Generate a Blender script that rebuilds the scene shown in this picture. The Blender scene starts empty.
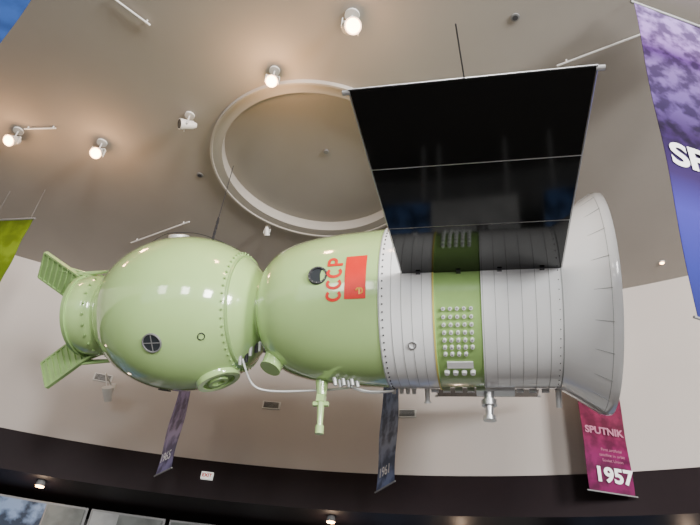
import bpy, bmesh, math, random
from mathutils import Vector, Matrix
random.seed(3)
E=1.6                      # eye height
CX,CY,RW=-2.2,-2.1,14.3    # drum room centre / radius
HC=7.4+E                   # ceiling height
D=bpy.data
col=bpy.context.scene.collection

# ---------------------------------------------------------------- materials
def mat(name,c,rough=.5,metal=0,var=.06,scale=6,bump=0,emit=None,es=0,coat=0,spec=.5):
    m=D.materials.new(name); m.use_nodes=True
    nt=m.node_tree; b=nt.nodes['Principled BSDF']
    b.inputs['Roughness'].default_value=rough
    b.inputs['Metallic'].default_value=metal
    b.inputs['Specular IOR Level'].default_value=spec
    b.inputs['Coat Weight'].default_value=coat
    b.inputs['Coat Roughness'].default_value=.06
    tc=nt.nodes.new('ShaderNodeTexCoord'); n=nt.nodes.new('ShaderNodeTexNoise')
    n.inputs['Scale'].default_value=scale; n.inputs['Detail'].default_value=4
    nt.links.new(tc.outputs['Object'],n.inputs['Vector'])
    r=nt.nodes.new('ShaderNodeValToRGB')
    r.color_ramp.elements[0].position=.3; r.color_ramp.elements[1].position=.7
    r.color_ramp.elements[0].color=[x*(1-var) for x in c]+[1]
    r.color_ramp.elements[1].color=[min(1,x*(1+var)) for x in c]+[1]
    nt.links.new(n.outputs['Fac'],r.inputs['Fac'])
    nt.links.new(r.outputs['Color'],b.inputs['Base Color'])
    if bump:
        bp=nt.nodes.new('ShaderNodeBump'); bp.inputs['Strength'].default_value=bump
        bp.inputs['Distance'].default_value=.02
        nt.links.new(n.outputs['Fac'],bp.inputs['Height']); nt.links.new(bp.outputs['Normal'],b.inputs['Normal'])
    if emit:
        b.inputs['Emission Color'].default_value=list(emit)+[1]
        b.inputs['Emission Strength'].default_value=es
    return m
def ramp_mat(name,stops,noise=0,nscale=4,rough=.6,thresh=None):
    m=D.materials.new(name); m.use_nodes=True
    nt=m.node_tree; b=nt.nodes['Principled BSDF']; b.inputs['Roughness'].default_value=rough
    b.inputs['Specular IOR Level'].default_value=.15
    tc=nt.nodes.new('ShaderNodeTexCoord'); sp=nt.nodes.new('ShaderNodeSeparateXYZ')
    nt.links.new(tc.outputs['Generated'],sp.inputs[0])
    r=nt.nodes.new('ShaderNodeValToRGB')
    e=r.color_ramp.elements
    while len(e)<len(stops): e.new(.5)
    for i,(p,c) in enumerate(stops):
        e[i].position=p; e[i].color=list(c)+[1]
    nt.links.new(sp.outputs['Z'],r.inputs['Fac'])
    out=r.outputs['Color']
    if noise:
        n=nt.nodes.new('ShaderNodeTexNoise'); n.inputs['Scale'].default_value=nscale; n.inputs['Detail'].default_value=6
        nt.links.new(tc.outputs['Object'],n.inputs['Vector'])
        r2=nt.nodes.new('ShaderNodeValToRGB')
        r2.color_ramp.elements[0].position=.42; r2.color_ramp.elements[1].position=.58
        r2.color_ramp.elements[0].color=(.25,.25,.25,1); r2.color_ramp.elements[1].color=(1.6,1.6,1.6,1)
        nt.links.new(n.outputs['Fac'],r2.inputs['Fac'])
        mx=nt.nodes.new('ShaderNodeMix'); mx.data_type='RGBA'; mx.blend_type='MULTIPLY'
        nt.links.new(out,mx.inputs['A']); nt.links.new(r2.outputs['Color'],mx.inputs['B'])
        if thresh is not None:
            g=nt.nodes.new('ShaderNodeMath'); g.operation='GREATER_THAN'; g.inputs[1].default_value=thresh
            nt.links.new(sp.outputs['Z'],g.inputs[0])
            g2=nt.nodes.new('ShaderNodeMath'); g2.operation='MULTIPLY'; g2.inputs[1].default_value=noise
            nt.links.new(g.outputs[0],g2.inputs[0]); nt.links.new(g2.outputs[0],mx.inputs['Factor'])
        else: mx.inputs['Factor'].default_value=noise
        out=mx.outputs['Result']
    nt.links.new(out,b.inputs['Base Color'])
    return m

GREEN=mat('green_enamel',(.45,.67,.255),.11,var=.03,scale=2,coat=1.0)
GREEN2=mat('green_enamel_dark',(.31,.48,.18),.3,var=.05)
GBAND=mat('green_band',(.35,.57,.18),.2,var=.05,coat=.6)
WHITE=mat('white_enamel',(.94,.95,.95),.16,var=.01,scale=2,coat=1.0)
SEAM=mat('seam_grey',(.36,.37,.37),.5)
DARK=mat('dark_metal',(.03,.03,.035),.4)
BLACK=mat('solar_black',(.004,.005,.005),.07,var=.3,scale=30,spec=.45)
ALU=mat('aluminium',(.62,.63,.64),.3,metal=.9,var=.04)
STEEL=mat('dull_steel',(.6,.61,.61),.4,metal=.4)
YEL=mat('yellow_paint',(.7,.6,.15),.5)
RED=mat('red_paint',(.76,.02,.01),.4,var=.04)
GOLD=mat('gold_paint',(.9,.5,.08),.4)
GLASS=mat('dark_glass',(.03,.035,.04),.06)
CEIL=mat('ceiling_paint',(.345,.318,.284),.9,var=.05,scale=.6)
RINGM=mat('ceiling_trim_paint',(.40,.37,.33),.85,var=.03,scale=1)
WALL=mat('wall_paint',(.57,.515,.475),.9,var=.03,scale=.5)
BAND=mat('fascia_dark',(.014,.008,.010),.6,spec=.2)
FLOORM=mat('carpet',(.10,.09,.085),.95,var=.2,scale=8,bump=.2)
LOWW=mat('lower_wall_paint',(.10,.10,.10),.8)
COLM=mat('column_paint',(.13,.14,.135),.7)
FIXW=mat('fixture_white',(.7,.69,.66),.4)
FIXD=mat('fixture_grey',(.2,.2,.2),.4)
BULB=mat('lamp_warm',(1,.8,.6),.4,emit=(1,.48,.18),es=30)
EXITM=mat('exit_face',(.8,.8,.8),.4,emit=(1,1,.95),es=.6)
TXT=mat('white_print',(.85,.84,.85),.6)
TXTP=mat('pink_print',(.38,.12,.20),.6)
TXTV=mat('violet_print',(.12,.10,.35),.6)

# ---------------------------------------------------------------- mesh helpers
def link(o,parent=None):
    col.objects.link(o)
    if parent: o.parent=parent
    return o
def mk(name,bm,mats,parent=None,smooth=False,loc=None,rotz=None):
    me=D.meshes.new(name); bm.normal_update(); bm.to_mesh(me); bm.free()
    for m in (mats if isinstance(mats,list) else [mats]): me.materials.append(m)
    if smooth:
        for p in me.polygons: p.use_smooth=True
        me.set_sharp_from_angle(angle=math.radians(38))
    o=D.objects.new(name,me)
    if loc: o.location=loc
    if rotz is not None: o.rotation_euler[2]=rotz
    return link(o,parent)
def empty(name,loc=(0,0,0),rz=0,parent=None):
    o=D.objects.new(name,None); o.location=loc; o.rotation_euler[2]=rz; o.empty_display_size=.3
    return link(o,parent)
def add_box(bm,c,s,M=None,mi=0):
    r=bmesh.ops.create_cube(bm,size=1)
    for v in r['verts']:
        v.co=Vector((v.co.x*s[0],v.co.y*s[1],v.co.z*s[2]))
        if M is not None: v.co=M@v.co
        v.co+=Vector(c)
    for f in {f for v in r['verts'] for f in v.link_faces}: f.material_index=mi
def add_cyl(bm,a,b,r1,r2=None,seg=20,mi=0):
    a=Vector(a);b=Vector(b); r2=r1 if r2 is None else r2
    d=b-a; q=d.to_track_quat('Z','Y').to_matrix().to_4x4()
    M=Matrix.Translation((a+b)/2)@q
    r=bmesh.ops.create_cone(bm,cap_ends=True,segments=seg,radius1=r1,radius2=r2,depth=d.length,matrix=M)
    for f in {f for v in r['verts'] for f in v.link_faces}: f.material_index=mi
def add_rev(bm,prof,seg=96,M=None,mi=0):
    """revolve (s,r) profile round local X"""
    rings=[]
    for s,r in prof:
        if r<1e-4: rings.append([bm.verts.new((s,0,0))])
        else: rings.append([bm.verts.new((s,-r*math.cos(2*math.pi*i/seg),r*math.sin(2*math.pi*i/seg))) for i in range(seg)])
    fs=[]
    for A,B in zip(rings,rings[1:]):
        for i in range(seg):
            j=(i+1)%seg
            if len(A)==1 and len(B)==1: continue
            if len(A)==1: f=bm.faces.new((A[0],B[j],B[i]))
            elif len(B)==1: f=bm.faces.new((A[i],A[j],B[0]))
            else: f=bm.faces.new((A[i],A[j],B[j],B[i]))
            f.material_index=mi; fs.append(f)
    if M is not None:
        for R in rings:
            for v in R: v.co=M@v.co
    bmesh.ops.recalc_face_normals(bm,faces=fs)
def arc_solid(bm,r0,r1,z0,z1,a0,a1,n=96,cx=CX,cy=CY,mi=0):
    full=abs(a1-a0)>=359.9
    k=n if full else n+1
    R=[]
    for i in range(k):
        a=math.radians(a0+(a1-a0)*i/n); s,c=math.sin(a),math.cos(a)
        R.append([bm.verts.new((cx+r*s,cy+r*c,z)) for r,z in ((r0,z0),(r1,z0),(r1,z1),(r0,z1))])
    fs=[]
    for i in range(n):
        A=R[i];B=R[(i+1)%k]
        for q in range(4):
            w=(q+1)%4; fs.append(bm.faces.new((A[q],A[w],B[w],B[q])))
    if not full:
        fs.append(bm.faces.new(R[0])); fs.append(bm.faces.new(R[-1]))
    for f in fs: f.material_index=mi
    bmesh.ops.recalc_face_normals(bm,faces=fs)
def tube(name,pts,r,m,parent=None,cyc=False):
    cu=D.curves.new(name,'CURVE'); cu.dimensions='3D'; cu.bevel_depth=r; cu.bevel_resolution=4
    sp=cu.splines.new('NURBS' if len(pts)>2 else 'POLY'); sp.points.add(len(pts)-1)
    for p,q in zip(sp.points,pts): p.co=list(q)+[1]
    if len(pts)>2: sp.use_endpoint_u=True; sp.order_u=3
    cu.materials.append(m)
    return link(D.objects.new(name,cu),parent)
def text_mesh(body,size,ex=0.0,bold=0.0,align='CENTER'):
    cu=D.curves.new('t','FONT'); cu.body=body; cu.size=size; cu.extrude=ex; cu.offset=bold
    cu.align_x=align; cu.align_y='CENTER'; cu.resolution_u=6
    o=D.objects.new('t',cu); col.objects.link(o)
    bpy.context.view_layer.update()
    me=D.meshes.new_from_object(o.evaluated_get(bpy.context.evaluated_depsgraph_get()))
    D.objects.remove(o); return me
def wall_y(x,r=RW): return CY+math.sqrt(r*r-(x-CX)**2)

# ---------------------------------------------------------------- room
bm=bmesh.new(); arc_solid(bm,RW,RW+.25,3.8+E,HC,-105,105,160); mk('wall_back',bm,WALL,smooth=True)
bm=bmesh.new(); arc_solid(bm,RW-.06,RW+.25,3.1+E,3.8+E,-105,105,160)
arc_solid(bm,RW+.25,RW+3,3.1+E,3.3+E,-105,105,160); mk('trim_1',bm,BAND,smooth=True)
bm=bmesh.new(); arc_solid(bm,RW+3,RW+3.2,0,3.3+E,-105,105,160); mk('wall_lower',bm,LOWW,smooth=True)
bm=bmesh.new()
bmesh.ops.create_cone(bm,cap_ends=True,segments=128,radius1=RW+3.2,radius2=RW+3.2,depth=.2,matrix=Matrix.Translation((CX,CY,-.1)))
mk('floor',bm,FLOORM)
# ceiling with round recess
RX,RY,RR=-.72,7.62,1.58
bm=bmesh.new(); edges=[]
for (x,y,r,n) in ((CX,CY,RW+.3,160),(RX,RY,RR,96)):
    vs=[bm.verts.new((x+r*math.cos(2*math.pi*i/n),y+r*math.sin(2*math.pi*i/n),HC)) for i in range(n)]
    edges+=[bm.edges.new((vs[i],vs[(i+1)%n])) for i in range(n)]
    last=vs
bmesh.ops.triangle_fill(bm,edges=edges,use_beauty=True)
up=[bm.verts.new((v.co.x,v.co.y,HC+.15)) for v in last]
for i in range(96):
    j=(i+1)%96; f=bm.faces.new((last[i],last[j],up[j],up[i])); f.material_index=1
bm.faces.new(up)
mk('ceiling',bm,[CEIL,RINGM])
bm=bmesh.new(); arc_solid(bm,RR,RR+.16,HC-.05,HC+.0,0,360,96,RX,RY)
arc_solid(bm,RR+.16,RR+.195,HC-.075,HC,0,360,96,RX,RY)
mk('trim_2',bm,RINGM,smooth=True)

# unseen rear window frames, assumed behind the visitor, around the added area lamps
for k in range(5):
    a0=105+k*30; w=empty('window_%d'%(k+1))
    bm=bmesh.new()
    arc_solid(bm,RW,RW+.15,0,.35,a0,a0+30,20); arc_solid(bm,RW,RW+.15,HC-.6,HC,a0,a0+30,20)
    arc_solid(bm,RW,RW+.12,4.2,4.35,a0,a0+30,20)
    for q in range(5):
        aa=a0+q*7.5; arc_solid(bm,RW-.03,RW+.15,.3,HC-.5,aa,aa+.5,2)
    mk('frame',bm,FIXD,w)

# columns + photo panels on the lower storey
for a in (-60,-38,42,60):
    bm=bmesh.new(); A=math.radians(a); r=RW+.9
    bmesh.ops.create_cone(bm,cap_ends=True,segments=32,radius1=.24,radius2=.24,depth=3.1+E,matrix=Matrix.Translation((CX+r*math.sin(A),CY+r*math.cos(A),(3.1+E)/2)))
    bmesh.ops.create_cone(bm,cap_ends=True,segments=32,radius1=.36,radius2=.36,depth=.15,matrix=Matrix.Translation((CX+r*math.sin(A),CY+r*math.cos(A),.075)))
    mk('column',bm,COLM,smooth=True)
PH1=ramp_mat('photo_blue',[(0,(.03,.07,.18)),(.5,(.08,.13,.26)),(1,(.13,.18,.28))],1.0,3)
PH2=ramp_mat('photo_grey',[(0,(.12,.12,.12)),(.5,(.13,.14,.135)),(1,(.14,.15,.145))],.3,2)
PH3=ramp_mat('photo_light',[(0,(.3,.3,.3)),(.5,(.28,.29,.29)),(1,(.3,.31,.31))],.2,2)
for i,(a,wd,m) in enumerate(((-30,2.2,PH2),(-19.5,2.2,PH1),(-14.4,1.5,PH1),(-10.2,.7,PH2),(-7.4,.5,PH3),(-5.0,.9,PH2),(.1,1.5,PH2),(3.9,.4,PH3),(7.5,1.4,PH2),(13,1.8,PH1),(20,2.0,PH3),(30,2.2,PH1))):
    A=math.radians(a); r=RW+1.2; bm=bmesh.new(); add_box(bm,(0,0,1.5),(wd,.06,2.9)); add_box(bm,(0,.05,1.5),(wd+.1,.05,3.0),mi=1)
    for k in (-1,1): add_box(bm,(k*wd*.4,.06,0),(.08,.06,.2),mi=1)
    o=mk('photo_mural',bm,[m,FIXD],None,False,(CX+r*math.sin(A),CY+r*math.cos(A),1.55),-A)
    bm=bmesh.new()
    for k in (-1,1): add_box(bm,(k*wd*.4,.06,-.70),(.08,.06,1.70))
    mk('legs',bm,FIXD,o)

# ---------------------------------------------------------------- spacecraft
SC=empty('spacecraft',(-2.24,7.84,4.48+E),math.radians(-15))
def P(s,phi,r):
    a=math.radians(phi); return Vector((s,-r*math.cos(a),r*math.sin(a)))
def frame(s,phi,r,slope=0):
    """matrix with Z = outward normal, X = along the axis"""
    a=math.radians(phi); n=Vector((-math.sin(slope),-math.cos(a)*math.cos(slope),math.sin(a)*math.cos(slope)))
    t=Vector((0,math.sin(a),math.cos(a))); x=t.cross(n)
    M=Matrix((x,t,n)).transposed().to_4x4(); M.translation=P(s,phi,r); return M
def om_r(s):
    a=1.32 if s>0 else 1.30
    return 1.09*math.sqrt(max(0,1-(s/a)**2))
DMP=[(1.16,.44),(1.22,.45),(1.27,.56),(1.33,.66),(1.40,.735),(1.48,.795),(1.58,.85),(1.7,.895),(1.85,.935),(2.0,.965),(2.2,.99),(2.4,1.01),(2.95,1.045)]
def interp(P_,s):
    for (a,ra),(b,rb) in zip(P_,P_[1:]):
        if s<=b: return ra+(rb-ra)*max(0,(s-a))/(b-a)
    return P_[-1][1]
R0=1.05
# orbital module
prof=[(-1.16+2.36*i/60,om_r(-1.16+2.36*i/60)) for i in range(61)]
prof+= [(1.24,.44)]
bm=bmesh.new(); add_rev(bm,prof)
mk('orbital_module',bm,GREEN,SC,True)
bm=bmesh.new()
add_rev(bm,[(.93,.775),(.93,.79),(.955,.78),(.955,.74)])
for i in range(48):
    p=P(.90,i*7.5,om_r(.9)+.0); q=P(.90,i*7.5,om_r(.9)+.03); add_cyl(bm,p,q,.013,seg=8)
mk('orbital_flange',bm,GREEN2,SC,True)
# docking ring
bm=bmesh.new()
add_rev(bm,[(-1.04,.62),(-1.12,.54),(-1.18,.52),(-1.22,.56),(-1.30,.585),(-1.48,.585),(-1.55,.56),(-1.58,.56),(-1.58,.46),(-1.48,.44),(-1.43,.39),(-1.43,0)])
mk('docking_collar',bm,GREEN,SC,True)
bm=bmesh.new()
add_rev(bm,[(-1.59,.57),(-1.59,.59),(-1.53,.60),(-1.53,.57)])
add_rev(bm,[(-1.43,.25),(-1.48,.22),(-1.52,.1),(-1.54,0)])
for i in range(24): add_cyl(bm,P(-1.25,i*15,.56),P(-1.25,i*15,.60),.015,seg=8)
mk('docking_probe',bm,GREEN2,SC,True)
# ribbed fins
def fin(phi,tw,name,bs,br):
    bm=bmesh.new()
    L,Wd=.78,.44
    add_box(bm,(0,0,0),(L,Wd,.02))
    for e in (-1,1): add_box(bm,(0,e*Wd/2,0),(L,.03,.06))
    for i in range(9): add_box(bm,(-L/2+i*L/8,0,0),(.02,Wd,.065))
    add_box(bm,(L/2-.05,0,-.05),(.12,Wd*.8,.08))
    a=math.radians(phi); rad=Vector((0,-math.cos(a),math.sin(a))); ax=Vector((-1,0,0))
    tang=rad.cross(ax)
    length=(ax*.84+rad*.54).normalized(); wid=(ax*-.60+rad*.66); wid=(wid+tang*tw).normalized()
    wid=(wid-length*wid.dot(length)).normalized(); n=length.cross(wid)
    M=Matrix((-length,wid,n)).transposed().to_4x4(); M.translation=P(bs,phi,br)+length*.34
    bmesh.ops.transform(bm,matrix=M,verts=bm.verts)
    add_cyl(bm,P(-1.3,phi+14,.55),M@Vector((-.05,.18,0)),.02,seg=8)
    add_cyl(bm,P(-1.3,phi-14,.55),M@Vector((-.05,.10,0)),.02,seg=8)
    add_cyl(bm,P(-1.0,phi+6,.66),M@Vector((.2,.20,0)),.02,seg=8)
    add_cyl(bm,P(-1.0,phi-6,.66),M@Vector((.2,.14,0)),.02,seg=8)
    mk(name,bm,GREEN2,SC)
fin(60,.35,'fin_1',-1.74,.39); fin(-120,-.35,'fin_2',-1.63,.47)
# descent module
bm=bmesh.new(); add_rev(bm,DMP); me=mk('descent_module',bm,GREEN,SC,True)
for p in me.data.polygons: p.use_smooth=True
# hatches / portholes
def disc(name,s,phi,rf,rad,m_r,m_g,slope=0,h=.03,cross=False,grid=False,inner=.78):
    M=frame(s,phi,rf,slope)@Matrix(((0,0,1,0),(0,1,0,0),(1,0,0,0),(0,0,0,1)))
    bm=bmesh.new()
    add_rev(bm,[(-.06,rad),(h*.7,rad),(h,rad*.96),(h,rad*inner),(h*.3,rad*inner*.97)],48,M,0)
    add_rev(bm,[(h*.35,rad*inner),(h*.35,0)],48,M,1)
    if cross:
        for sz in ((rad*1.8,.010,.008),(.010,rad*1.8,.008)):
            c=M@Vector((h*.5,0,0)); add_box(bm,c,sz,frame(s,phi,rf,slope).to_3x3(),2)
    mk(name,bm,[m_r,m_g,FIXD],SC,True)
def om_sl(s): 
    return math.atan2(s*1.09/1.3,om_r(s)*1.3/1.09)*-1
disc('porthole_1',.06,-52,om_r(.08),.13,FIXD,GLASS,om_sl(.08),.02,True,inner=.88)
disc('porthole_2',.66,-51,om_r(.68),.05,DARK,GLASS,om_sl(.68),.02)
disc('hatch_side',.62,-104,om_r(.62)-.03,.30,GREEN,GREEN2,om_sl(.62),.06,inner=.72)
disc('hatch_boss',.62,-104,om_r(.62)+.0,.14,GREEN2,GREEN,om_sl(.62),.04,inner=.6)
disc('hatch_top',-.12,60,om_r(0)-.02,.15,STEEL,DARK,0,.05)
disc('porthole_3',2.2,-8,interp(DMP,2.2)-.005,.12,DARK,GLASS,-.1,.03)
bm=bmesh.new()
for i in range(12):
    a=math.radians(i*30); c=frame(2.2,-8,interp(DMP,2.2)+.028,-.1)@Vector((.106*math.cos(a),.106*math.sin(a),0)); add_cyl(bm,c,c+frame(2.2,-8,1).to_3x3()@Vector((0,0,.008)),.007,seg=8)
mk('porthole_bolts',bm,FIXD,SC)
disc('patch_plate',-.20,-110,om_r(-.20),.09,DARK,DARK,om_sl(-.20),.01)
# thin wires on top of the cabin
tube('wire_aerial',[P(-.75,58,om_r(.75)+.01),P(-.4,60,1.16),P(-.12,60,1.17),P(.3,60,1.13),P(.8,58,om_r(.8)+.01)],.005,DARK,SC)
# thruster boss under the descent module
bm=bmesh.new()
b0=P(1.5,-88,.70); b1=P(1.45,-86,.90)
add_cyl(bm,b0,b1,.16,.13,24); add_cyl(bm,b1,b1+(b1-b0).normalized()*.02,.14,.14,24)
mk('thruster_boss',bm,GREEN,SC,True)
# antenna arm hanging under descent module
bm=bmesh.new()
t=P(2.07,-104,.90); L=Vector((.04,.10,-1)).normalized()
add_cyl(bm,t,t+L*.26,.10,.06,16); add_cyl(bm,t+L*.22,t+L*.70,.05,.035,12)
add_box(bm,t+L*.38,(.20,.05,.05)); add_cyl(bm,t+L*.66,t+L*.76,.055,.055,16)
add_box(bm,t+L*.30,(.10,.10,.12))
mk('antenna_arm',bm,GREEN,SC,True)
# flag + lettering wrapped on hull
rf=lambda s:interp(DMP,s)
bm=bmesh.new()
def glyph(pts,u0,s0,wd=.036):
    """stroke polyline; text runs up the hull (u), glyph top faces the cabin (-s)"""
    n=len(pts); L=[];R=[]
    for i,p in enumerate(pts):
        a=pts[max(0,i-1)]; b=pts[min(n-1,i+1)]; d=Vector((b[0]-a[0],b[1]-a[1])).normalized(); q=Vector((-d.y,d.x))*wd/2
        for S,k in ((L,1),(R,-1)):
            u=u0+p[0]+q.x*k; w=p[1]+q.y*k; s=s0-w; r=rf(s)
            S.append(bm.verts.new(P(s,-10.5+math.degrees(u/r),r+.008)))
    for i in range(n-1): bm.faces.new((L[i],L[i+1],R[i+1],R[i]))
Cp=[(.055*math.cos(math.radians(a)),.080*math.sin(math.radians(a))) for a in range(48,313,12)]
Pp=[(-.04,-.10),(-.04,.08),(.0,.08)]+[(.005+.045*math.cos(math.radians(a)),.034+.047*math.sin(math.radians(a))) for a in range(80,-81,-16)]+[(-.04,-.013)]
for k in range(3): glyph(Cp,-.225+k*.145,2.41)
glyph(Pp[:2],.215,2.41); glyph([(-.055,.08)]+Pp[2:],.215,2.41)
mk('lettering',bm,RED,SC)
bm=bmesh.new(); N=16; g=[[bm.verts.new(P(2.545+.26*j/4,-26+31.5*i/N,rf(2.545+.26*j/4)+.008)) for j in range(5)] for i in range(N+1)]
for i in range(N):
    for j in range(4): bm.faces.new((g[i][j],g[i][j+1],g[i+1][j+1],g[i+1][j]))
mk('flag_marking',bm,RED,SC)
bm=bmesh.new(); F=frame(2.73,-21,rf(2.72)+.012)
for i in range(20):
    a=math.radians(-60+i*12); c=F@Vector((.038*math.cos(a),.038*math.sin(a),0)); add_box(bm,c,(.016,.016,.006))
add_box(bm,F@Vector((0,0,0)),(.018,.08,.006),F.to_3x3()); add_box(bm,F@Vector((0,.03,0)),(.05,.02,.006),F.to_3x3())
mk('flag_emblem',bm,GOLD,SC)
# service module
bm=bmesh.new()
add_rev(bm,[(2.95,1.0),(2.95,R0),(3.55,R0+.005),(3.6,R0+.005)],mi=0)
add_rev(bm,[(4.13,R0+.005),(5.00,R0),(5.02,R0+.01),(5.46,1.335),(5.50,1.36),(5.56,1.36),(5.56,1.30),(5.45,1.26),(5.1,1.0),(5.1,0)],mi=0)
add_rev(bm,[(3.6,R0+.005),(3.61,R0-.012),(4.12,R0-.012),(4.13,R0+.005)],mi=1)
add_rev(bm,[(3.58,R0+.006),(3.58,R0+.012),(3.60,R0+.012),(3.60,R0)],mi=2)
mk('service_module',bm,[WHITE,GBAND,YEL],SC,True)
bm=bmesh.new()
def seam(s,r,w=.005,h=.002): add_rev(bm,[(s,r-.01),(s,r+h),(s+w,r+h),(s+w,r-.01)])
for s in (3.10,3.22,3.34,3.46,4.145,4.28,4.42,4.57,4.72,4.87): seam(s,R0+.004)
seam(2.955,R0+.004,.012,.005); seam(5.0,R0+.004,.012,.004)
for k in range(24):
    add_cyl(bm,P(5.30,k*15+4,1.232),P(5.47,k*15+4,1.352),.003,seg=6)
seam(5.46,1.337)
mk('panel_seams',bm,SEAM,SC)
bm=bmesh.new()
for i in range(72): add_cyl(bm,P(3.0,i*5,R0),P(3.0,i*5,R0+.012),.010,seg=8)
for i in range(60):
    for s in (4.97,): add_cyl(bm,P(s,i*6,R0),P(s,i*6,R0+.008),.006,seg=6)
mk('rivets',bm,DARK,SC)
# grid of attitude thrusters on green band
bm=bmesh.new()
for i in range(7):
    for j in range(5):
        if i in(0,) and j in (4,): continue
        s=3.70+j*.078; ph=-64+i*5.0
        add_cyl(bm,P(s,ph,R0-.02),P(s,ph,R0+.02),.025,.022,14,0)
        add_cyl(bm,P(s,ph,R0+.02),P(s,ph,R0+.024),.014,.014,10,1)
for j in range(4): add_cyl(bm,P(3.70+j*.1,-80,R0-.02),P(3.70+j*.1,-80,R0+.03),.035,.03,14,0)
add_box(bm,P(3.86,-73,R0),(.30,.015,.10),frame(3.86,-73,1).to_3x3()@Matrix.Rotation(math.pi/2,3,'X'),0)
mk('thruster_grid',bm,[WHITE,SEAM],SC,True)
disc('sensor_disc',3.33,-57,R0-.01,.05,ALU,SEAM,0,.03)
# items along belly
bm=bmesh.new()
for i,s in enumerate((2.98,3.08,3.16,3.24)): add_cyl(bm,P(s,-112,R0-.05),P(s,-114,R0+.06),.035,.025,12)
for s in (3.40,): add_cyl(bm,P(s,-118,R0-.03),P(s,-118,R0+.16),.035,.03,16); add_cyl(bm,P(s,-118,R0+.16),P(s,-118,R0+.18),.045,.045,16)
for s in (5.0,): add_cyl(bm,P(s,-116,R0-.05),P(s,-116,R0+.22),.035,.035,16)
for i in range(10): add_box(bm,P(3.5+i*.15,-116,R0+.01),(.09,.05,.05))
mk('belly_fittings',bm,STEEL,SC,True)
bm=bmesh.new()
p=P(4.25,-110,R0-.03); dn=Vector((0,.10,-1)).normalized()
add_box(bm,p+dn*.06,(.46,.16,.07)); q=p+Vector((-.08,0,0))
add_cyl(bm,q+dn*.05,q+dn*.26,.065,.06,20)
add_cyl(bm,q+dn*.18,q+dn*.25,.095,.095,20)
add_cyl(bm,q+dn*.25,q+dn*.40,.055,.05,20)
add_cyl(bm,q+dn*.38,q+dn*.43,.08,.08,20)
mk('periscope',bm,ALU,SC,True)
# hoses and connectors
tube('hose_1',[P(1.0,-92,.72),P(1.05,-100,.9),P(1.12,-108,1.05),P(1.35,-112,1.09),P(1.8,-112,1.08),P(2.2,-112,1.06),P(2.45,-104,1.06)],.014,WHITE,SC)
tube('hose_2',[P(2.45,-104,1.05),P(2.6,-110,1.10),P(2.8,-114,1.10),P(2.98,-112,1.08)],.014,WHITE,SC)
tube('hose_3',[P(2.4,-98,1.04),P(2.6,-104,1.10),P(2.85,-106,1.10),P(3.0,-108,1.08)],.012,WHITE,SC)
bm=bmesh.new()
for i in range(6):
    s=.98+.06*i; add_cyl(bm,P(s,-88-4*(i%2),om_r(min(s,1.15))-.04),P(s,-92-4*(i%2),om_r(min(s,1.15))+.08),.03,.022,10,i%2)
for i in range(6):
    s=2.28+.055*i; add_cyl(bm,P(s,-92-3*(i%2),.99),P(s+.02,-93-3*(i%2),1.09),.03,.024,10)
mk('hose_connectors',bm,[STEEL,DARK],SC,True)
# solar wings
def wing(sgn,name):
    w=empty(name,parent=SC)
    A=Vector((0,-1.02*sgn,-.18*sgn)); B=Vector((0,-4.02*sgn,-.60*sgn)); d=(B-A)/3; dn=d.normalized()
    nrm=Vector((1,0,0)).cross(dn); s0,s1=3.225,5.02; sc=(s0+s1)/2
    M=Matrix((Vector((1,0,0)),dn,nrm)).transposed()
    for i in range(3):
        bm=bmesh.new(); c=A+d*(i+.5)+Vector((sc,0,0)); add_box(bm,c,(s1-s0-.02,d.length-.02,.02),M)
        mk('panel_%d'%(i+1),bm,BLACK,w)
    bm=bmesh.new()
    for i in range(1,3):
        add_cyl(bm,A+d*i+Vector((s0,0,0)),A+d*i+Vector((s1,0,0)),.010,seg=8)
    for s in (s0,s1): add_cyl(bm,A+Vector((s,0,0)),B+Vector((s,0,0)),.006,seg=8)
    for q in (A,B): add_cyl(bm,q+Vector((s0,0,0)),q+Vector((s1,0,0)),.006,seg=8)
    for s in (s0-.02,s1+.02):
        add_cyl(bm,B-dn*.03+Vector((s-.03,0,0)),B-dn*.03+Vector((s+.03,0,0)),.022,seg=12)
    mk('wing_frame',bm,ALU,w)
    bm=bmesh.new()
    add_cyl(bm,B-dn*.12+Vector((sc-.02,0,0))+nrm*.0,B+dn*.50+Vector((sc-.06,0,0)),.006,seg=6)
    for i in range(4): add_box(bm,A+dn*.0+Vector((s0+.2+i*.46,0,0)),(.05,.12,.06),M)
    mk('whip_antenna',bm,DARK,w)
wing(1,'solar_wing_1'); wing(-1,'solar_wing_2')
# suspension
H=HC-(4.48+E)
tube('cable_1',[(.1,0,1.05),(.1,0,H)],.006,DARK,SC)
tube('cable_2',[(3.4,.35,.98),(3.4,.35,H)],.006,DARK,SC)
tube('cable_3',[(4.9,.35,.98),(4.9,.35,H)],.006,DARK,SC)
bm=bmesh.new()
for i in range(13):
    c=Vector((.1,0,1.08+i*.055)); add_box(bm,c,(.04 if i%2 else .015,.015 if i%2 else .04,.06))
add_cyl(bm,(.1,0,1.02),(.1,0,1.12),.05,.03,16)
mk('chain',bm,DARK,SC)

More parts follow.
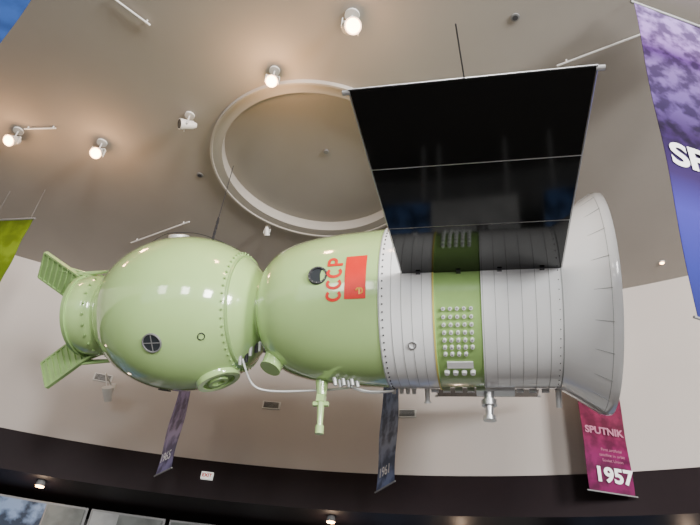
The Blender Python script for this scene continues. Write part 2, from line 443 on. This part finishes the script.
# ---------------------------------------------------------------- banners
def banner(xl,yl,xr,yr,z0,z1,m,lean=0):
    w=math.hypot(xr-xl,yr-yl); rz=math.atan2(yr-yl,xr-xl)
    bm=bmesh.new(); N,K=10,24; h=z1-z0
    def q(i,j,o): return (w*i/N,.012*math.sin(j*.5+i*.3)+o,h*j/K)
    for o in (0,.006):
        g=[[bm.verts.new(q(i,j,o)) for j in range(K+1)] for i in range(N+1)]
        for i in range(N):
            for j in range(K): bm.faces.new((g[i][j],g[i+1][j],g[i+1][j+1],g[i][j+1]))
    b=mk('hanging_banner',bm,m,None,True,(xl,yl,z0+E),rz)
    b.rotation_euler[1]=lean
    bm=bmesh.new()
    add_cyl(bm,(-.04,0,h),(w+.04,0,h),.02,seg=10); add_cyl(bm,(-.04,0,0),(w+.04,0,0),.012,seg=10)
    t=HC-E-z0
    for x in (.05,w-.05): add_cyl(bm,(x,0,h),(x,0,t),.004,seg=6)
    mk('rods_and_cords',bm,FIXD,b)
    return b
def btext(b,body,size,x,z,m,rot=0,bold=.0,align='CENTER'):
    me=text_mesh(body,size,.001,bold,align); me.materials.clear(); me.materials.append(m)
    o=D.objects.new('print_'+''.join(c for c in body.lower() if c.isalnum())[:8],me)
    o.location=(x,-.022,z); o.rotation_euler=(math.radians(90),math.radians(-rot),0); link(o,b)
MAR=ramp_mat('banner_maroon',[(0,(.10,.002,.045)),(.25,(.125,.003,.055)),(.45,(.13,.010,.04)),(1,(.11,.008,.028))],.5,4)
b=banner(4.21,10.0,4.98,10.08,3.36,5.7,MAR)
btext(b,'1957',.33,.44,.27,TXT,bold=.012); btext(b,'SPUTNIK',.17,.38,1.02,TXTP,bold=.006)
for k,t in enumerate(('First artificial','satellite in orbit','Soviet Union')): btext(b,t,.07,.46,.70-k*.09,TXTP)
BLU=ramp_mat('banner_slate',[(0,(.10,.13,.25)),(.3,(.24,.28,.40)),(.6,(.13,.18,.32)),(1,(.15,.21,.38))],.6,4)
b=banner(.86,10.6,1.08,9.95,3.12,5.6,BLU); btext(b,'1961',.22,.34,.25,TXT)
b=banner(-2.85,10.95,-2.50,10.42,3.07,5.2,ramp_mat('banner_violet',[(0,(.13,.12,.24)),(.3,(.32,.27,.42)),(.6,(.24,.2,.36)),(1,(.3,.24,.42))],.6,4)); btext(b,'1965',.22,.31,.25,TXT)
banner(-6.5,9.2,-5.68,9.0,5.15,6.7,ramp_mat('banner_green',[(0,(.08,.14,.008)),(.5,(.16,.24,.012)),(1,(.08,.12,.008))],.3,3))
banner(-4.6,3.7,-3.66,4.0,4.6,7.0,ramp_mat('banner_blue',[(0,(.015,.04,.14)),(1,(.02,.06,.22))],.3,3))
PUR=ramp_mat('banner_purple',[(0,(.008,.012,.10)),(.12,(.016,.02,.18)),(.26,(.035,.03,.24)),(.36,(.025,.012,.07)),(.50,(.015,.006,.035)),(.60,(.06,.035,.13)),(.74,(.10,.06,.18)),(.80,(.05,.018,.10)),(.86,(.20,.11,.32)),(1,(.24,.16,.38))],.8,5,thresh=.46)
b=banner(2.71,4.0,3.95,4.25,2.76,7.25,PUR,lean=.067); btext(b,'SPACEWALK',.42,.05,1.86,TXT,rot=2,bold=.014,align='LEFT')
btext(b,'1965',.5,.62,.8,TXTV)

# ---------------------------------------------------------------- ceiling fixtures
def spot(x,y,aim,lit=True,pw=60,size=1.0,z=7.4,spill=8):
    e=empty('spotlight',(x,y,z+E))
    d=(Vector(aim)-Vector((x,y,z))).normalized()
    bm=bmesh.new()
    add_cyl(bm,(0,0,0),(0,0,-.03),.07*size,seg=20); add_cyl(bm,(0,0,0),(0,0,-.16*size),.012,seg=8)
    c=Vector((0,0,-.20*size))
    sd=d.cross(Vector((0,0,1))).normalized()
    for k in (-1,1): add_box(bm,c+sd*k*.085*size+Vector((0,0,.01)),(.012,.03,.13*size))
    add_box(bm,c+Vector((0,0,.07*size)),(.17*size,.03,.012))
    a=c-d*.10*size; b_=c+d*.10*size
    add_cyl(bm,a,b_,.055*size,.08*size,24); add_cyl(bm,a-d*.04*size,a,.035*size,.05*size,20)
    mk('housing',bm,FIXW,e,True)
    bm=bmesh.new(); add_cyl(bm,b_,b_+d*.006,.065*size,.065*size,24); mk('lens',bm,BULB if lit else GLASS,e)
    if lit:
        L=D.lights.new('beam','SPOT'); L.energy=pw; L.color=(1,.72,.48); L.spot_size=math.radians(75); L.spot_blend=.8; L.shadow_soft_size=.06
        lo=D.objects.new('beam',L); lo.location=b_+d*.03; lo.rotation_euler=d.to_track_quat('-Z','Y').to_euler(); link(lo,e)
        L=D.lights.new('spill','POINT'); L.energy=spill; L.color=(1,.56,.28); L.shadow_soft_size=.1
        lo=D.objects.new('spill',L); lo.location=c+Vector((0,0,-.20))+d*.2; link(lo,e)
spot(-.34,4.75,(.6,2.5,5),True,60,1.4,spill=20)
spot(-1.38,5.76,(-.8,1.5,0),True,60,1.1,spill=55)
spot(-2.74,6.79,(-5.5,5.5,6),False,60,1.1)
spot(-4.32,7.61,(-3.6,4.0,3),True,60,1.2,spill=34)
spot(-5.7,7.56,(-6.0,4.5,4),True,60,1.2,spill=30)
spot(-1.61,9.33,(-1.0,11.5,4),False,30,.7)
def track(a,b):
    bm=bmesh.new(); add_cyl(bm,(a[0],a[1],HC-.055),(b[0],b[1],HC-.055),.014,seg=8)
    for t in (.1,.9): 
        x=a[0]+(b[0]-a[0])*t; y=a[1]+(b[1]-a[1])*t; add_cyl(bm,(x,y,HC-.055),(x,y,HC-.003),.012,seg=8)
    mk('light_track',bm,FIXW)
track((-3.5,4.85),(-3.05,5.22)); track((2.45,5.12),(3.5,4.4)); track((-5.55,7.46),(-5.0,7.36)); track((-4.4,10.3),(-3.1,9.4))
def downlight(x,y,lit=False):
    e=empty('recessed_downlight',(x,y,HC)); bm=bmesh.new()
    add_cyl(bm,(0,0,0),(0,0,-.02),.055,seg=24,mi=0); add_cyl(bm,(0,0,-.02),(0,0,-.025),.035,seg=20,mi=1)
    mk('rim',bm,[FIXW if lit else FIXD,BULB if lit else DARK],e)
downlight(5.72,9.05,True)
for x,y in ((-2.75,8.13),(1.72,4.52)): downlight(x,y)
bm=bmesh.new(); add_cyl(bm,(-.6,7.36,HC+.15),(-.6,7.36,HC+.11),.04,seg=20); mk('smoke_detector',bm,FIXD)

# wall furniture
def on_wall(x,z,r=RW): 
    a=math.atan2(x-CX,wall_y(x,r)-CY); return (x,wall_y(x,r),z+E),-a
for x,z in ((-1.25,5.05),(1.46,5.02),(-4.67,5.14)):
    l,rz=on_wall(x,z); bm=bmesh.new(); add_box(bm,(0,-.015,0),(.36,.04,.16),mi=0)
    for k in range(5): add_box(bm,(0,-.04,-.05+k*.025),(.30,.02,.010),mi=1)
    mk('air_vent',bm,[FIXW,DARK],None,False,l,rz)
l,rz=on_wall(-2.2,3.5,RW-.06); bm=bmesh.new(); add_box(bm,(0,-.04,0),(.22,.07,.13))
ex=mk('exit_sign',bm,EXITM,None,False,l,rz)
me=text_mesh('EXIT',.09,.002,.003); me.materials.clear(); me.materials.append(RED); o=D.objects.new('lettering',me); o.location=(0,-.08,0); o.rotation_euler[0]=math.pi/2; link(o,ex)
# wall lamp on arm
l,rz=on_wall(-4.45,4.75); bm=bmesh.new()
add_box(bm,(0,-.02,.25),(.12,.05,.12)); add_cyl(bm,(0,0,.25),(-.1,-.5,.3),.015,seg=8); add_cyl(bm,(-.1,-.5,.3),(.05,-.55,-.1),.012,seg=8)
add_cyl(bm,(.05,-.62,-.02),(.10,-.45,-.22),.11,.07,20)
mk('wall_spotlight',bm,FIXW,None,True,l,rz)
# small lamps under fascia
for x,y,lit in ((.2,12.35,1),(-5.2,12.2,1),(2.6,12.2,0),(-8.0,11.5,1),(6.2,10.9,1)):
    e=empty('soffit_lamp',(x,y,3.1+E)); bm=bmesh.new(); add_cyl(bm,(0,0,0),(0,0,-.10),.07,.09,20); mk('housing',bm,FIXD,e,True)
    bm=bmesh.new(); add_cyl(bm,(0,0,-.10),(0,0,-.115),.075,seg=20); mk('lens',bm,BULB,e)
    L=D.lights.new('glow','POINT'); L.energy=10; L.color=(1,.72,.5); L.shadow_soft_size=.08; lo=D.objects.new('glow',L); lo.location=(0,0,-.25); link(lo,e)

# ---------------------------------------------------------------- light
w=D.worlds.new('sky'); bpy.context.scene.world=w; w.use_nodes=True
w.node_tree.nodes['Background'].inputs[0].default_value=(.80,.88,1,1); w.node_tree.nodes['Background'].inputs[1].default_value=1.2
def area(a,z,sx,sy,pw,c,tgt=(0,8,5)):  # area lamps added just inside the unseen rear windows to light the craft
    A=math.radians(a); p=Vector((CX+(RW-.3)*math.sin(A),CY+(RW-.3)*math.cos(A),z))
    L=D.lights.new('window_daylight','AREA'); L.shape='RECTANGLE'; L.size=sx; L.size_y=sy; L.energy=pw; L.color=c
    o=D.objects.new('window_daylight',L); o.location=p; o.rotation_euler=(Vector(tgt)-p).to_track_quat('-Z','Y').to_euler(); link(o)
area(112,6.2,3.2,4.4,4500,(1,.98,.95)); area(150,6.2,3.2,4.4,3500,(1,.98,.95)); area(190,6.0,3,4.4,1200,(1,.97,.93)); area(228,6.0,3,4.4,500,(1,.97,.93))

# ---------------------------------------------------------------- camera
cam=D.cameras.new('camera'); cam.sensor_width=36; cam.lens=36*632/700; cam.clip_end=200
co=D.objects.new('camera',cam); link(co)
th=math.radians(36); ro=math.radians(6.6)
f=Vector((0,math.cos(th),math.sin(th))); r0=Vector((1,0,0)); u0=Vector((0,-math.sin(th),math.cos(th)))
right=r0*math.cos(ro)+u0*math.sin(ro); upv=-r0*math.sin(ro)+u0*math.cos(ro)
M=Matrix((right,upv,-f)).transposed().to_4x4(); M.translation=(0,0,E); co.matrix_world=M
bpy.context.scene.camera=co
